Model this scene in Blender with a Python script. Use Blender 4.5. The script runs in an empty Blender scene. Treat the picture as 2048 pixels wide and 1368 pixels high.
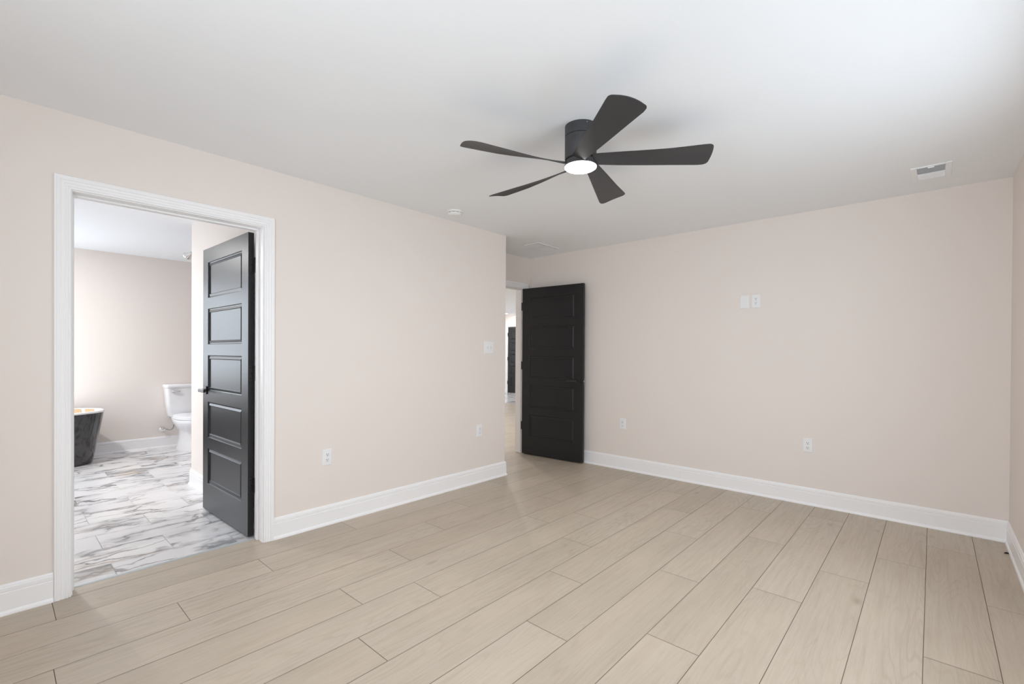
import bpy, bmesh, math, random
from mathutils import Vector, Matrix

S = bpy.context.scene
COL = S.collection
R = math.radians
random.seed(11)

# ------------------------------------------------------------------ camera
H = 2.44          # ceiling height
W = 3.632         # inner face of the window wall
B = 4.543         # inner face of the far wall
E = 3.502         # free end of the wall with the bathroom doorway
FRONT = -0.9      # inner face of the wall behind the camera
ALC = -0.547      # inner face of the recess wall with the bedroom door
BX = -4.17        # inner face of the bathroom's rear wall

cam_d = bpy.data.cameras.new('camera')
cam = bpy.data.objects.new('camera', cam_d)
COL.objects.link(cam)
f_px, v0, yaw, pitch, roll = 935.1, 712.14, R(41.987), -0.0061, 0.0060
fw = Vector((-math.sin(yaw), math.cos(yaw), 0)); rt = Vector((math.cos(yaw), math.sin(yaw), 0)); up = Vector((0, 0, 1))
fw2 = fw * math.cos(pitch) + up * math.sin(pitch); up2 = up * math.cos(pitch) - fw * math.sin(pitch)
r3 = rt * math.cos(roll) + up2 * math.sin(roll); u3 = up2 * math.cos(roll) - rt * math.sin(roll)
m = Matrix((r3, u3, -fw2)).transposed().to_4x4()
m.translation = (3.2442, 0.0, 1.2465)
cam.matrix_world = m
cam_d.sensor_width = 36.0
cam_d.lens = f_px / 2048 * 36.0
cam_d.shift_y = (v0 - 684) / 2048
cam_d.clip_start = 0.02
S.camera = cam

# ------------------------------------------------------------------ world, light, exposure
S.view_settings.view_transform = 'Standard'
S.view_settings.look = 'None'
S.view_settings.gamma = 1.0
S.view_settings.use_curve_mapping = False
S.view_settings.exposure = 0.0
S.cycles.max_bounces = 14
S.cycles.diffuse_bounces = 10
S.cycles.caustics_reflective = False
S.cycles.caustics_refractive = False

world = bpy.data.worlds.new('sky_world')
S.world = world
world.use_nodes = True
bg = world.node_tree.nodes['Background']
bg.inputs['Color'].default_value = (0.82, 0.91, 1.0, 1)
bg.inputs['Strength'].default_value = 1.6


def daylight(name, loc, direction, sx, sz, power, color=(0.83, 0.915, 1.0)):
    """Daylight entering by one window: an area lamp just outside its glass."""
    d = bpy.data.lights.new(name, 'AREA')
    d.shape = 'RECTANGLE'; d.size = sx; d.size_y = sz
    d.energy = power; d.color = color
    o = bpy.data.objects.new(name, d); COL.objects.link(o)
    o.location = loc
    o.rotation_euler = Vector(direction).to_track_quat('-Z', 'Z').to_euler()
    return o


WIN = {  # window name: (axis, plane, a0, a1, z0, z1)
    'window_1': ('x', W, 1.30, 3.05, 0.65, 2.10),
    'added_window_2': ('y', FRONT, 2.05, 3.40, 0.75, 2.10),  # unseen window, added for even fill
    'window_3': ('x', BX, -1.35, 0.28, 0.75, 2.2),
    'added_window_5': ('x', -8.2, 5.5, 7.5, 0.7, 2.15),  # unseen window, added to brighten the hall
    'window_4': ('y', -1.5, -3.9, -2.9, 0.7, 2.1),
}
daylight('daylight_window_1', (W + 0.20, 2.175, 1.38), (-1, 0, 0.12), 1.6, 1.3, 17)
daylight('sky_window_1', (W + 1.0, 2.175, 2.35), (-1, 0, -0.95), 2.0, 1.4, 36)
daylight('fill_light_2', (2.72, FRONT - 0.20, 1.43), (0, 1, 0.12), 1.2, 1.25, 58)  # added fill lamp, evens out the bedroom from behind the camera
daylight('daylight_window_3', (BX - 0.20, -0.535, 1.475), (1, 0, -0.6), 1.55, 1.35, 40)
daylight('daylight_window_4', (-3.4, -1.5 - 0.20, 1.4), (-0.85, 1, -0.25), 0.95, 1.35, 36)
daylight('fill_light_5', (-8.2 - 0.20, 6.5, 1.42), (1, 0, 0.1), 1.8, 1.3, 250)  # added fill lamp that brightens the hall and its ceiling
BATH_FILL_SPOT = (-2.9, -0.1)  # unseen downlight, added to brighten the bathroom's rear wall
HALL_SPOTS = [(-6.28, 10.28), (-2.1, 5.3)]  # second one is an unseen lamp added to brighten recess and hall

# ------------------------------------------------------------------ materials


def mat(name, color, rough=0.5, spec=0.5, metal=0.0, coat=0.0, bump=None, emit=None):
    mm = bpy.data.materials.new(name); mm.use_nodes = True
    nt = mm.node_tree; b = nt.nodes['Principled BSDF']
    b.inputs['Base Color'].default_value = (*color, 1)
    b.inputs['Roughness'].default_value = rough
    b.inputs['Specular IOR Level'].default_value = spec
    b.inputs['Metallic'].default_value = metal
    b.inputs['Coat Weight'].default_value = coat
    b.inputs['Coat Roughness'].default_value = 0.05
    if emit:
        b.inputs['Emission Color'].default_value = (*emit[:3], 1)
        b.inputs['Emission Strength'].default_value = emit[3]
    if bump:
        sc, st = bump
        tc = nt.nodes.new('ShaderNodeTexCoord')
        n = nt.nodes.new('ShaderNodeTexNoise'); n.inputs['Scale'].default_value = sc; n.inputs['Detail'].default_value = 3
        bp = nt.nodes.new('ShaderNodeBump'); bp.inputs['Strength'].default_value = st; bp.inputs['Distance'].default_value = 0.002
        nt.links.new(tc.outputs['Object'], n.inputs['Vector'])
        nt.links.new(n.outputs['Fac'], bp.inputs['Height'])
        nt.links.new(bp.outputs['Normal'], b.inputs['Normal'])
    return mm


M = {}
M['wall'] = mat('wall_paint', (0.80, 0.742, 0.70), 0.62, 0.3, bump=(160, 0.06))
M['ceiling'] = mat('ceiling_paint', (0.865, 0.89, 0.915), 0.8, 0.2, bump=(120, 0.05))
M['trim'] = mat('trim_white', (0.90, 0.90, 0.91), 0.32, 0.45)
M['plastic'] = mat('white_plastic', (0.84, 0.845, 0.86), 0.3, 0.5)
M['plastic2'] = mat('white_detector_plastic', (0.84, 0.84, 0.83), 0.4, 0.4)
M['slot'] = mat('slot_shadow', (0.03, 0.03, 0.032), 0.6)
M['screw'] = mat('painted_screw', (0.70, 0.70, 0.70), 0.35, 0.5, 0.3)
M['door'] = mat('black_door_paint', (0.020, 0.020, 0.021), 0.34, 0.30, bump=(70, 0.03))
M['black_metal'] = mat('matte_black_metal', (0.016, 0.016, 0.016), 0.38, 0.5, bump=(300, 0.03))
M['lever'] = mat('black_lever_metal', (0.02, 0.02, 0.02), 0.2, 0.6)
M['fan'] = mat('fan_matte_black', (0.045, 0.045, 0.047), 0.45, 0.4, bump=(220, 0.04))
M['chrome'] = mat('chrome', (0.82, 0.82, 0.83), 0.09, 0.5, 1.0)
M['lamp'] = mat('lamp_lens', (0.95, 0.95, 0.95), 0.3, 0.3, emit=(1.0, 0.98, 0.95, 9.0))
M['downlight'] = mat('downlight_lens', (0.95, 0.95, 0.95), 0.3, 0.3, emit=(1.0, 0.97, 0.93, 22.0))
M['vent'] = mat('vent_white_enamel', (0.875, 0.895, 0.92), 0.4, 0.4)
M['duct'] = mat('duct_grey', (0.33, 0.33, 0.335), 0.7)
M['tub_out'] = mat('black_gloss_acrylic', (0.022, 0.022, 0.024), 0.07, 0.6, coat=0.6)
M['tub_in'] = mat('white_acrylic', (0.88, 0.88, 0.88), 0.12, 0.5)
M['porcelain'] = mat('white_porcelain', (0.86, 0.86, 0.88), 0.1, 0.5, coat=0.3)
M['braid'] = mat('braided_steel', (0.35, 0.35, 0.36), 0.4, 0.5, 0.9, bump=(900, 0.3))
M['card'] = mat('tan_cardboard', (0.46, 0.32, 0.19), 0.8, 0.2, bump=(120, 0.2))
M['speck'] = mat('black_scrap', (0.01, 0.009, 0.008), 0.7)
M['strip'] = mat('brushed_metal_strip', (0.60, 0.63, 0.64), 0.35, 0.5, 0.35, bump=(300, 0.05))
M['subfloor'] = mat('plank_joint_brown', (0.20, 0.155, 0.115), 0.8)
M['grout'] = mat('grout_grey', (0.42, 0.39, 0.37), 0.8)


def glass_mat():
    mm = bpy.data.materials.new('window_glass'); mm.use_nodes = True
    nt = mm.node_tree; nt.nodes.clear()
    out = nt.nodes.new('ShaderNodeOutputMaterial'); mix = nt.nodes.new('ShaderNodeMixShader')
    tr = nt.nodes.new('ShaderNodeBsdfTransparent'); gl = nt.nodes.new('ShaderNodeBsdfGlossy'); gl.inputs['Roughness'].default_value = 0.02
    mix.inputs[0].default_value = 0.05
    nt.links.new(tr.outputs[0], mix.inputs[1]); nt.links.new(gl.outputs[0], mix.inputs[2]); nt.links.new(mix.outputs[0], out.inputs[0])
    return mm


M['glass'] = glass_mat()


class NT:
    """Short node-graph writer."""
    def __init__(s, name):
        s.m = bpy.data.materials.new(name); s.m.use_nodes = True
        s.t = s.m.node_tree; s.b = s.t.nodes['Principled BSDF']

    def n(s, typ, props=None, **ins):
        x = s.t.nodes.new(typ)
        for k, v in (props or {}).items(): setattr(x, k, v)
        for k, v in ins.items():
            key = int(k[1:]) if k[0] == 'i' and k[1:].isdigit() else k.replace('_', ' ')
            s.set(x.inputs[key], v)
        return x

    def set(s, sock, v):
        if hasattr(v, 'is_output') or isinstance(v, bpy.types.NodeSocket): s.t.links.new(v, sock)
        elif isinstance(v, tuple) and len(v) == 3 and sock.type == 'RGBA': sock.default_value = (*v, 1)
        else: sock.default_value = v

    def math(s, op, a, b=0.0, clamp=False):
        x = s.n('ShaderNodeMath', {'operation': op, 'use_clamp': clamp}); s.set(x.inputs[0], a); s.set(x.inputs[1], b); return x.outputs[0]

    def mixc(s, f, a, b, blend='MIX'):
        x = s.n('ShaderNodeMix', {'data_type': 'RGBA', 'blend_type': blend}); s.set(x.inputs[0], f); s.set(x.inputs[6], a); s.set(x.inputs[7], b); return x.outputs[2]

    def noise(s, vec, scale, detail=3.0, rough=0.5, dist=0.0):
        x = s.n('ShaderNodeTexNoise'); s.set(x.inputs['Vector'], vec); s.set(x.inputs['Scale'], scale)
        x.inputs['Detail'].default_value = detail; x.inputs['Roughness'].default_value = rough; x.inputs['Distortion'].default_value = dist
        return x.outputs['Fac']

    def mapv(s, vec, sc, loc=(0, 0, 0), rot=(0, 0, 0)):
        x = s.n('ShaderNodeMapping'); s.set(x.inputs['Vector'], vec); x.inputs['Scale'].default_value = sc
        x.inputs['Location'].default_value = loc; x.inputs['Rotation'].default_value = rot; return x.outputs[0]

    def ramp(s, fac, stops):
        x = s.n('ShaderNodeValToRGB'); s.set(x.inputs[0], fac)
        e = x.color_ramp.elements
        while len(e) < len(stops): e.new(0.5)
        for i, (p, c) in enumerate(stops):
            e[i].position = p; e[i].color = (*c, 1) if isinstance(c, tuple) else (c, c, c, 1)
        return x.outputs[0]


def wood_mat():
    g = NT('oak_plank_floor')
    uv = g.n('ShaderNodeUVMap', {'uv_map': 'UVMap'}).outputs[0]
    tone = g.n('ShaderNodeAttribute', {'attribute_name': 'tone'}).outputs['Fac']
    # slow field whose level lines draw the cathedral grain
    big = g.noise(g.mapv(uv, (5.2, 0.62, 1)), 1.0, 2.0, 0.45, 0.15)
    rings = g.math('SINE', g.math('MULTIPLY', big, 150.0))
    rings = g.ramp(rings, [(0.0, 0.0), (0.55, 0.12), (1.0, 1.0)])
    zone = g.ramp(g.noise(g.mapv(uv, (3.2, 0.5, 1), (7, 3, 0)), 1.0, 2.0), [(0.38, 0.15), (0.62, 1.0)])
    fib = g.noise(g.mapv(uv, (190, 7, 1)), 1.0, 3.0, 0.6)
    fib2 = g.noise(g.mapv(uv, (46, 1.6, 1)), 1.0, 4.0, 0.6)
    cloud = g.noise(g.mapv(uv, (4.0, 1.1, 1)), 1.0, 3.0, 0.55)
    base = g.mixc(tone, (0.468, 0.403, 0.322), (0.528, 0.461, 0.377))
    c = g.mixc(g.math('MULTIPLY', g.math('MULTIPLY', rings, zone), 0.28), base, (0.33, 0.255, 0.18))
    c = g.mixc(g.ramp(fib, [(0.40, 0.0), (0.78, 0.28)]), c, (0.33, 0.25, 0.185))
    c = g.mixc(g.ramp(fib2, [(0.45, 0.0), (0.75, 0.40)]), c, (0.37, 0.285, 0.21))
    c = g.mixc(g.ramp(cloud, [(0.42, 0.0), (0.70, 0.35)]), c, (0.60, 0.50, 0.40))
    # a few small knots
    vor = g.n('ShaderNodeTexVoronoi'); g.set(vor.inputs['Vector'], g.mapv(uv, (3.4, 1.5, 1))); vor.inputs['Scale'].default_value = 1.0
    knot = g.ramp(vor.outputs['Distance'], [(0.0, 0.45), (0.035, 0.28), (0.085, 0.0)])
    c = g.mixc(knot, c, (0.24, 0.165, 0.105))
    g.set(g.b.inputs['Base Color'], c)
    g.set(g.b.inputs['Roughness'], g.ramp(fib2, [(0.3, 0.36), (0.8, 0.48)]))
    g.b.inputs['Specular IOR Level'].default_value = 0.42
    bp = g.n('ShaderNodeBump', Strength=0.10, Distance=0.001); g.set(bp.inputs['Height'], fib)
    g.set(g.b.inputs['Normal'], bp.outputs[0])
    return g.m


def marble_mat():
    g = NT('veined_marble_tile')
    uv = g.n('ShaderNodeUVMap', {'uv_map': 'UVMap'}).outputs[0]
    tone = g.n('ShaderNodeAttribute', {'attribute_name': 'tone'}).outputs['Fac']
    v = g.mapv(uv, (3.6, 1.25, 1), rot=(0, 0, R(8)))
    wob = g.n('ShaderNodeTexNoise'); g.set(wob.inputs['Vector'], g.mapv(uv, (9, 7, 1))); wob.inputs['Scale'].default_value = 1.0; wob.inputs['Detail'].default_value = 5
    vv = g.n('ShaderNodeMix', {'data_type': 'VECTOR'}); vv.inputs[0].default_value = 0.26
    g.set(vv.inputs[4], v); g.set(vv.inputs[5], wob.outputs['Color'])
    vd = vv.outputs[1]
    # main veins: ridges of one noise field
    r1 = g.math('ABSOLUTE', g.math('SUBTRACT', g.noise(vd, 1.25, 3.5, 0.52), 0.5))
    mask = g.ramp(g.noise(g.mapv(uv, (2.6, 1.2, 1), (3, 9, 0)), 1.0, 2.0), [(0.47, 0.0), (0.58, 1.0)])
    wide = g.ramp(r1, [(0.0, 0.95), (0.030, 0.75), (0.060, 0.25), (0.10, 0.0)])
    thin = g.ramp(r1, [(0.0, 1.0), (0.009, 0.9), (0.020, 0.0)])
    # fine cracks
    vo = g.n('ShaderNodeTexVoronoi', {'feature': 'DISTANCE_TO_EDGE'}); g.set(vo.inputs['Vector'], vd); vo.inputs['Scale'].default_value = 1.5
    crack = g.ramp(vo.outputs['Distance'], [(0.0, 1.0), (0.014, 0.75), (0.034, 0.0)])
    cmask = g.ramp(g.noise(g.mapv(uv, (3.4, 2.0, 1), (1, 5, 0)), 1.0, 2.0), [(0.44, 0.0), (0.56, 1.0)])
    hue = g.noise(g.mapv(uv, (3, 2, 1), (5, 5, 0)), 1.3, 2.0)
    vein_c = g.ramp(hue, [(0.35, (0.17, 0.19, 0.22)), (0.55, (0.27, 0.25, 0.235)), (0.72, (0.40, 0.28, 0.19))])
    base = g.mixc(tone, (0.70, 0.69, 0.71), (0.80, 0.785, 0.785))
    c = g.mixc(g.math('MULTIPLY', wide, g.math('MULTIPLY', mask, 0.9)), base, g.mixc(0.30, vein_c, (0.5, 0.5, 0.5)))
    c = g.mixc(g.math('MULTIPLY', thin, g.math('MULTIPLY', g.math('ADD', mask, 0.35, True), 0.85)), c, vein_c)
    c = g.mixc(g.math('MULTIPLY', crack, g.math('MULTIPLY', cmask, 0.85)), c, (0.13, 0.125, 0.13))
    g.set(g.b.inputs['Base Color'], c)
    g.b.inputs['Roughness'].default_value = 0.22
    g.b.inputs['Specular IOR Level'].default_value = 0.45
    return g.m


M['wood'] = wood_mat()
M['marble'] = marble_mat()

# ------------------------------------------------------------------ mesh helpers


def add_box(bm, lo, hi):
    vs = [bm.verts.new((x, y, z)) for x in (lo[0], hi[0]) for y in (lo[1], hi[1]) for z in (lo[2], hi[2])]
    for f in ((0, 1, 3, 2), (4, 6, 7, 5), (0, 4, 5, 1), (2, 3, 7, 6), (0, 2, 6, 4), (1, 5, 7, 3)):
        bm.faces.new([vs[i] for i in f])
    return vs


def add_loft(bm, rings, closed=True, cap=True):
    """Rings of equal point count joined by quads."""
    vr = [[bm.verts.new(p) for p in r] for r in rings]
    n = len(vr[0])
    for a, b in zip(vr, vr[1:]):
        for i in range(n if closed else n - 1):
            j = (i + 1) % n
            bm.faces.new((a[i], a[j], b[j], b[i]))
    if cap:
        bm.faces.new(list(reversed(vr[0]))); bm.faces.new(vr[-1])
    return vr


def circle(r, z, n=32, cx=0, cy=0):
    return [(cx + r * math.cos(2 * math.pi * i / n), cy + r * math.sin(2 * math.pi * i / n), z) for i in range(n)]


def add_lathe(bm, prof, n=40, cx=0, cy=0):
    add_loft(bm, [circle(max(r, 1e-4), z, n, cx, cy) for r, z in prof])


def add_tube(bm, pts, rad, n=10):
    pts = [Vector(p) for p in pts]
    rings = []; ref = Vector((0, 0, 1))
    for i, p in enumerate(pts):
        t = (pts[min(i + 1, len(pts) - 1)] - pts[max(i - 1, 0)]).normalized()
        if abs(t.dot(ref)) > 0.97: ref = Vector((1, 0, 0))
        u = t.cross(ref).normalized(); v = t.cross(u).normalized()
        rr = rad[i] if isinstance(rad, (list, tuple)) else rad
        rings.append([p + (u * math.cos(2 * math.pi * k / n) + v * math.sin(2 * math.pi * k / n)) * rr for k in range(n)])
    add_loft(bm, rings)


def obj(name, bm, material, parent=None, smooth=False, bevel=0.0, seg=2, loc=None, auto=None):
    bmesh.ops.recalc_face_normals(bm, faces=bm.faces[:])
    me = bpy.data.meshes.new(name); bm.to_mesh(me); bm.free()
    for mm in (material if isinstance(material, list) else [material]): me.materials.append(mm)
    o = bpy.data.objects.new(name, me); COL.objects.link(o)
    if parent: o.parent = parent
    if loc: o.location = loc
    if smooth:
        for p in me.polygons: p.use_smooth = True
    if auto:
        for p in me.polygons: p.use_smooth = True
        me.set_sharp_from_angle(angle=R(auto))
    if bevel:
        b = o.modifiers.new('bevel', 'BEVEL'); b.width = bevel; b.segments = seg; b.limit_method = 'ANGLE'; b.angle_limit = R(40)
    return o


def box_obj(name, lo, hi, material, parent=None, bevel=0.0, seg=2):
    bm = bmesh.new(); add_box(bm, lo, hi)
    return obj(name, bm, material, parent, bevel=bevel, seg=seg)


def tag(o, label, cat, group=None, kind=None):
    o['label'] = label; o['category'] = cat
    if group: o['group'] = group
    if kind: o['kind'] = kind
    return o


def thing(name, label, cat, loc=(0, 0, 0), rot=(0, 0, 0), group=None, kind=None):
    o = bpy.data.objects.new(name, None); COL.objects.link(o)
    o.empty_display_size = 0.05
    o.location = loc; o.rotation_euler = rot
    return tag(o, label, cat, group, kind)


def copy_tree(o, parent=None):
    c = o.copy(); COL.objects.link(c)
    if parent: c.parent = parent
    for ch in o.children: copy_tree(ch, c)
    return c


def struct(name, bm, material, label, cat, bevel=0.0):
    return tag(obj(name, bm, material, bevel=bevel), label, cat, kind='structure')


# ------------------------------------------------------------------ floors
def plank_floor(rects, row0, roww, length, offs, mat_list, name, gap, base_rects, label, seed):
    """Boards along y as one mesh; every board carries its own tone and texture offset."""
    rnd = random.Random(seed)
    bm = bmesh.new()
    uvl = bm.loops.layers.uv.new('UVMap')
    tl = bm.faces.layers.float.new('tone')
    g = gap / 2
    k_lo = math.floor((min(r[0] for r in rects) - row0) / roww) - 1
    k_hi = math.ceil((max(r[2] for r in rects) - row0) / roww) + 1
    y_lo = min(r[1] for r in rects); y_hi = max(r[3] for r in rects)
    for k in range(k_lo, k_hi):
        off = offs(k)
        x0, x1 = row0 + k * roww, row0 + (k + 1) * roww
        j = math.floor((y_lo - off) / length) - 1
        while off + j * length < y_hi:
            y0, y1 = off + j * length, off + (j + 1) * length
            j += 1
            tone, ou, ov = rnd.random(), rnd.uniform(0, 40), rnd.uniform(0, 60)
            flip = rnd.choice((-1, 1))
            for (a, b, c, d) in rects:
                X0, X1, Y0, Y1 = max(x0 + g, a), min(x1 - g, c), max(y0 + g, b), min(y1 - g, d)
                if X1 - X0 < 0.003 or Y1 - Y0 < 0.003: continue
                vs = [bm.verts.new((X, Y, 0)) for X, Y in ((X0, Y0), (X1, Y0), (X1, Y1), (X0, Y1))]
                f = bm.faces.new(vs); f.material_index = 0; f[tl] = tone
                for l in f.loops:
                    l[uvl].uv = ((l.vert.co.x - x0) + ou, flip * (l.vert.co.y - y0) + ov)
    for (a, b, c, d) in base_rects:
        for lo, hi in (((a, b, -0.04), (c, d, -0.0018)),):
            n0 = len(bm.faces)
            add_box(bm, lo, hi)
            bm.faces.ensure_lookup_table()
            for f in bm.faces[n0:]: f.material_index = 1
    for f in bm.faces:
        f.normal_update()
    me = bpy.data.meshes.new(name); bm.to_mesh(me); bm.free()
    for mm in mat_list: me.materials.append(mm)
    o = bpy.data.objects.new(name, me); COL.objects.link(o)
    return tag(o, label, 'floor', kind='structure')


ROWS = {-1: -0.30, 0: 0.196, 1: 1.066, 2: 0.612, 3: 0.159, 4: 1.223, 5: 1.530, 6: 1.067, 7: 2.136, 8: 1.664, 9: 2.579, 10: 1.952, 11: 2.721, 12: 3.203, 13: 3.644, 14: 2.580, 15: 3.322}
wood_rects = [(-0.10, 0.272, 0.0, 1.178), (0.0, FRONT, W, B), (ALC, E, 0.0, B), (-0.69, 3.57, ALC, 4.43), (-8.2, 3.45, -0.69, 8.62)]
plank_floor(wood_rects, 0.012, 0.2295, 1.5165, lambda k: ROWS.get(k, (k * 0.457) % 1.5165), [M['wood'], M['subfloor']], 'floor', 0.0026,
            [(0.0, FRONT, W, B), (-0.10, 0.272, 0, 1.178), (ALC, E, 0, B), (-0.69, 3.57, ALC, 4.43), (-8.2, 3.45, -0.69, 8.62)],
            'pale oak plank floor of the empty bedroom running out into the hall', 5)
plank_floor([(BX, -1.5, -0.12, 3.37)], -0.02, 0.305, 0.61, lambda k: 0.463 if k % 2 else 0.768, [M['marble'], M['grout']], 'floor_bathroom', 0.003,
            [(BX, -1.5, -0.12, 3.37)], 'white marble tile floor with grey veins in the bathroom', 8)
plank_floor([(-8.2, 8.62, -0.69, 10.8)], -0.02, 0.305, 0.61, lambda k: 0.463 if k % 2 else 0.768, [M['marble'], M['grout']], 'floor_hall', 0.003,
            [(-8.2, 8.62, -0.69, 10.8)], 'white tile floor at the far end of the hall below the black door', 3)
bm = bmesh.new(); add_loft(bm, [[(-0.125, y, 0.0), (-0.125, y, 0.0025), (-0.118, y, 0.005), (-0.105, y, 0.005), (-0.096, y, 0.0015), (-0.096, y, 0.0)] for y in (0.273, 1.177)])
struct('trim_3', bm, M['strip'], 'thin grey metal strip between oak planks and marble tile in the bathroom doorway', 'threshold')

# ------------------------------------------------------------------ walls and ceilings


def wall_x(name, x0, x1, y0, y1, holes, material, label, extra=(), ztop=H + 0.1):
    """Wall slab in the y-z plane with rectangular holes (a0, a1, z0, z1)."""
    bm = bmesh.new(); cuts = sorted(holes); y = y0
    for a, b, z0, z1 in cuts:
        add_box(bm, (x0, y, 0), (x1, a, ztop))
        if z0 > 0: add_box(bm, (x0, a, 0), (x1, b, z0))
        add_box(bm, (x0, a, z1), (x1, b, ztop)); y = b
    add_box(bm, (x0, y, 0), (x1, y1, ztop))
    for lo, hi in extra: add_box(bm, lo, hi)
    return struct(name, bm, material, label, 'wall')


def wall_y(name, y0, y1, x0, x1, holes, material, label, ztop=H + 0.1):
    bm = bmesh.new(); x = x0
    for a, b, z0, z1 in sorted(holes):
        add_box(bm, (x, y0, 0), (a, y1, ztop))
        if z0 > 0: add_box(bm, (a, y0, 0), (b, y1, z0))
        add_box(bm, (a, y0, z1), (b, y1, ztop)); x = b
    add_box(bm, (x, y0, 0), (x1, y1, ztop))
    return struct(name, bm, material, label, 'wall')


T = 0.135
wall_x('wall_left', -T, 0, FRONT - 0.15, 3.38, [(0.252, 1.198, 0, 2.075)], M['wall'], 'beige wall with the doorway to the bathroom in it',
       extra=[((ALC - T, 3.38, 0), (0, E, H + 0.1))])
wall_x('wall_alcove', ALC - T, ALC, E, B + 0.12, [(3.55, 4.448, 0, 2.065)], M['wall'], 'narrow beige wall above the white frame of the bedroom door')
wall_y('wall_back', B, B + 0.12, ALC, W + 0.15, [], M['wall'], 'wide beige wall with outlets behind the open bedroom door')
wall_x('wall_right', W, W + 0.15, FRONT - 0.15, B, [WIN['window_1'][2:]], M['wall'], 'beige wall beside the far corner at the edge of the photo')
wall_y('wall_front', FRONT - 0.15, FRONT, 0, W, [WIN['added_window_2'][2:]], M['wall'], 'beige wall with an added window behind the viewpoint')
wall_x('wall_bathroom_rear', BX - 0.15, BX, -1.65, 3.38, [WIN['window_3'][2:]], M['wall'], 'beige rear wall of the bathroom behind tub and toilet')
wall_y('wall_bathroom_side', -1.65, -1.5, BX, -T, [WIN['window_4'][2:]], M['wall'], 'bathroom window wall near the tub')
bm = bmesh.new(); add_box(bm, (-1.93, 1.25, 0), (-T, 1.365, H + 0.05))
struct('wall_bathroom_stub', bm, M['wall'], 'short beige wall in the bathroom that the open black door stands against', 'wall')
bm = bmesh.new(); add_box(bm, (BX - 0.15, 3.38, 0), (ALC - T, 3.45, H + 0.1))
struct('wall_bathroom_hall', bm, M['wall'], 'wall between bathroom and hall', 'wall')
wall_y('wall_hall_far', 10.8, 10.95, -8.35, -0.54, [], M['wall'], 'pale wall at the far end of the hall around the small black door')
wall_x('wall_hall_left', -8.35, -8.2, 3.38, 10.8, [WIN['added_window_5'][2:]], M['wall'], 'long side wall of the hall', extra=[((-8.2, 3.38, 0), (BX - 0.15, 3.45, H + 0.1))])
bm = bmesh.new(); add_box(bm, (-0.69, B + 0.12, 0), (-0.54, 10.8, H + 0.1))
struct('wall_hall_right', bm, M['wall'], 'hall wall beyond the bedroom', 'wall')

bm = bmesh.new(); add_box(bm, (0, FRONT, H), (W, B, H + 0.1)); add_box(bm, (ALC, E, H), (0, B, H + 0.1))
struct('ceiling', bm, M['ceiling'], 'smooth white bedroom ceiling with the black fan', 'ceiling')
bm = bmesh.new(); add_box(bm, (BX, -1.5, H), (-T, 3.38, H + 0.1))
struct('ceiling_bathroom', bm, M['ceiling'], 'white bathroom ceiling seen through the doorway', 'ceiling')
bm = bmesh.new(); add_box(bm, (-8.2, 3.45, H), (ALC - T, 10.8, H + 0.1))
struct('ceiling_hall', bm, M['ceiling'], 'white hall ceiling above the far black door', 'ceiling')

# ------------------------------------------------------------------ baseboards
BB = [(0, 0), (0.021, 0), (0.021, 0.006), (0.0195, 0.012), (0.0150, 0.0185), (0.0125, 0.021), (0.0125, 0.103), (0.0095, 0.105), (0.0095, 0.109), (0.0120, 0.111), (0.0120, 0.127), (0.0085, 0.130), (0.0085, 0.134), (0.0065, 0.139), (0.003, 0.143), (0, 0.143)]


def sweep(bm, path, prof, closed_ends=True):
    """Profile (out, z) swept along a floor polyline; 'out' points to the left of the path direction."""
    pts = [Vector((p[0], p[1])) for p in path]
    rings = []
    for i, p in enumerate(pts):
        d1 = (p - pts[i - 1]).normalized() if i else None
        d2 = (pts[i + 1] - p).normalized() if i < len(pts) - 1 else None
        n1 = Vector((-d1.y, d1.x)) if d1 else None; n2 = Vector((-d2.y, d2.x)) if d2 else None
        if n1 is None: off = n2
        elif n2 is None: off = n1
        else:
            mv = (n1 + n2).normalized(); off = mv / mv.dot(n1)
        rings.append([(p.x + off.x * o, p.y + off.y * o, z) for o, z in prof])
    add_loft(bm, rings)


def baseboard(name, paths, label):
    bm = bmesh.new()
    for p in paths: sweep(bm, p, BB)
    return struct(name, bm, M['trim'], label, 'baseboard')


baseboard('baseboard_left', [[(ALC, E), (0, E), (0, 1.2405)]], 'white baseboard from the bathroom doorway to the free wall end')
baseboard('baseboard_left_near', [[(0, 0.2015), (0, FRONT)]], 'short white baseboard before the bathroom doorway')
baseboard('baseboard_back', [[(W, B), (ALC, B)]], 'long white baseboard along the far wall')
baseboard('baseboard_right', [[(W, FRONT), (W, B)]], 'white baseboard in the far corner beside the black scrap')
baseboard('baseboard_front', [[(0, FRONT), (W, FRONT)]], 'white baseboard behind the viewpoint')
baseboard('baseboard_bathroom_rear', [[(BX, 3.38), (BX, -1.5)]], 'white baseboard between tub and toilet in the bathroom')
baseboard('baseboard_bathroom_stub', [[(-T, 1.25), (-1.93, 1.25), (-1.93, 1.365), (-T, 1.365)]], 'white baseboard round the short bathroom wall')
baseboard('baseboard_hall_far', [[(-6.70, 10.8), (-8.2, 10.8)], [(-0.69, 10.8), (-5.72, 10.8)]], 'white baseboard at the far end of the hall')

# ------------------------------------------------------------------ door frames
CAS = [(0, 0), (0, 0.009), (0.003, 0.012), (0.007, 0.012), (0.0085, 0.0095), (0.011, 0.0095), (0.0125, 0.0145), (0.021, 0.0145), (0.0225, 0.0115), (0.0255, 0.0115), (0.027, 0.0155), (0.037, 0.0155), (0.0385, 0.0125), (0.0415, 0.0125), (0.043, 0.018), (0.055, 0.018), (0.0565, 0.0165), (0.0620, 0.0165), (0.0645, 0.0135), (0.0645, 0)]


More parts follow.
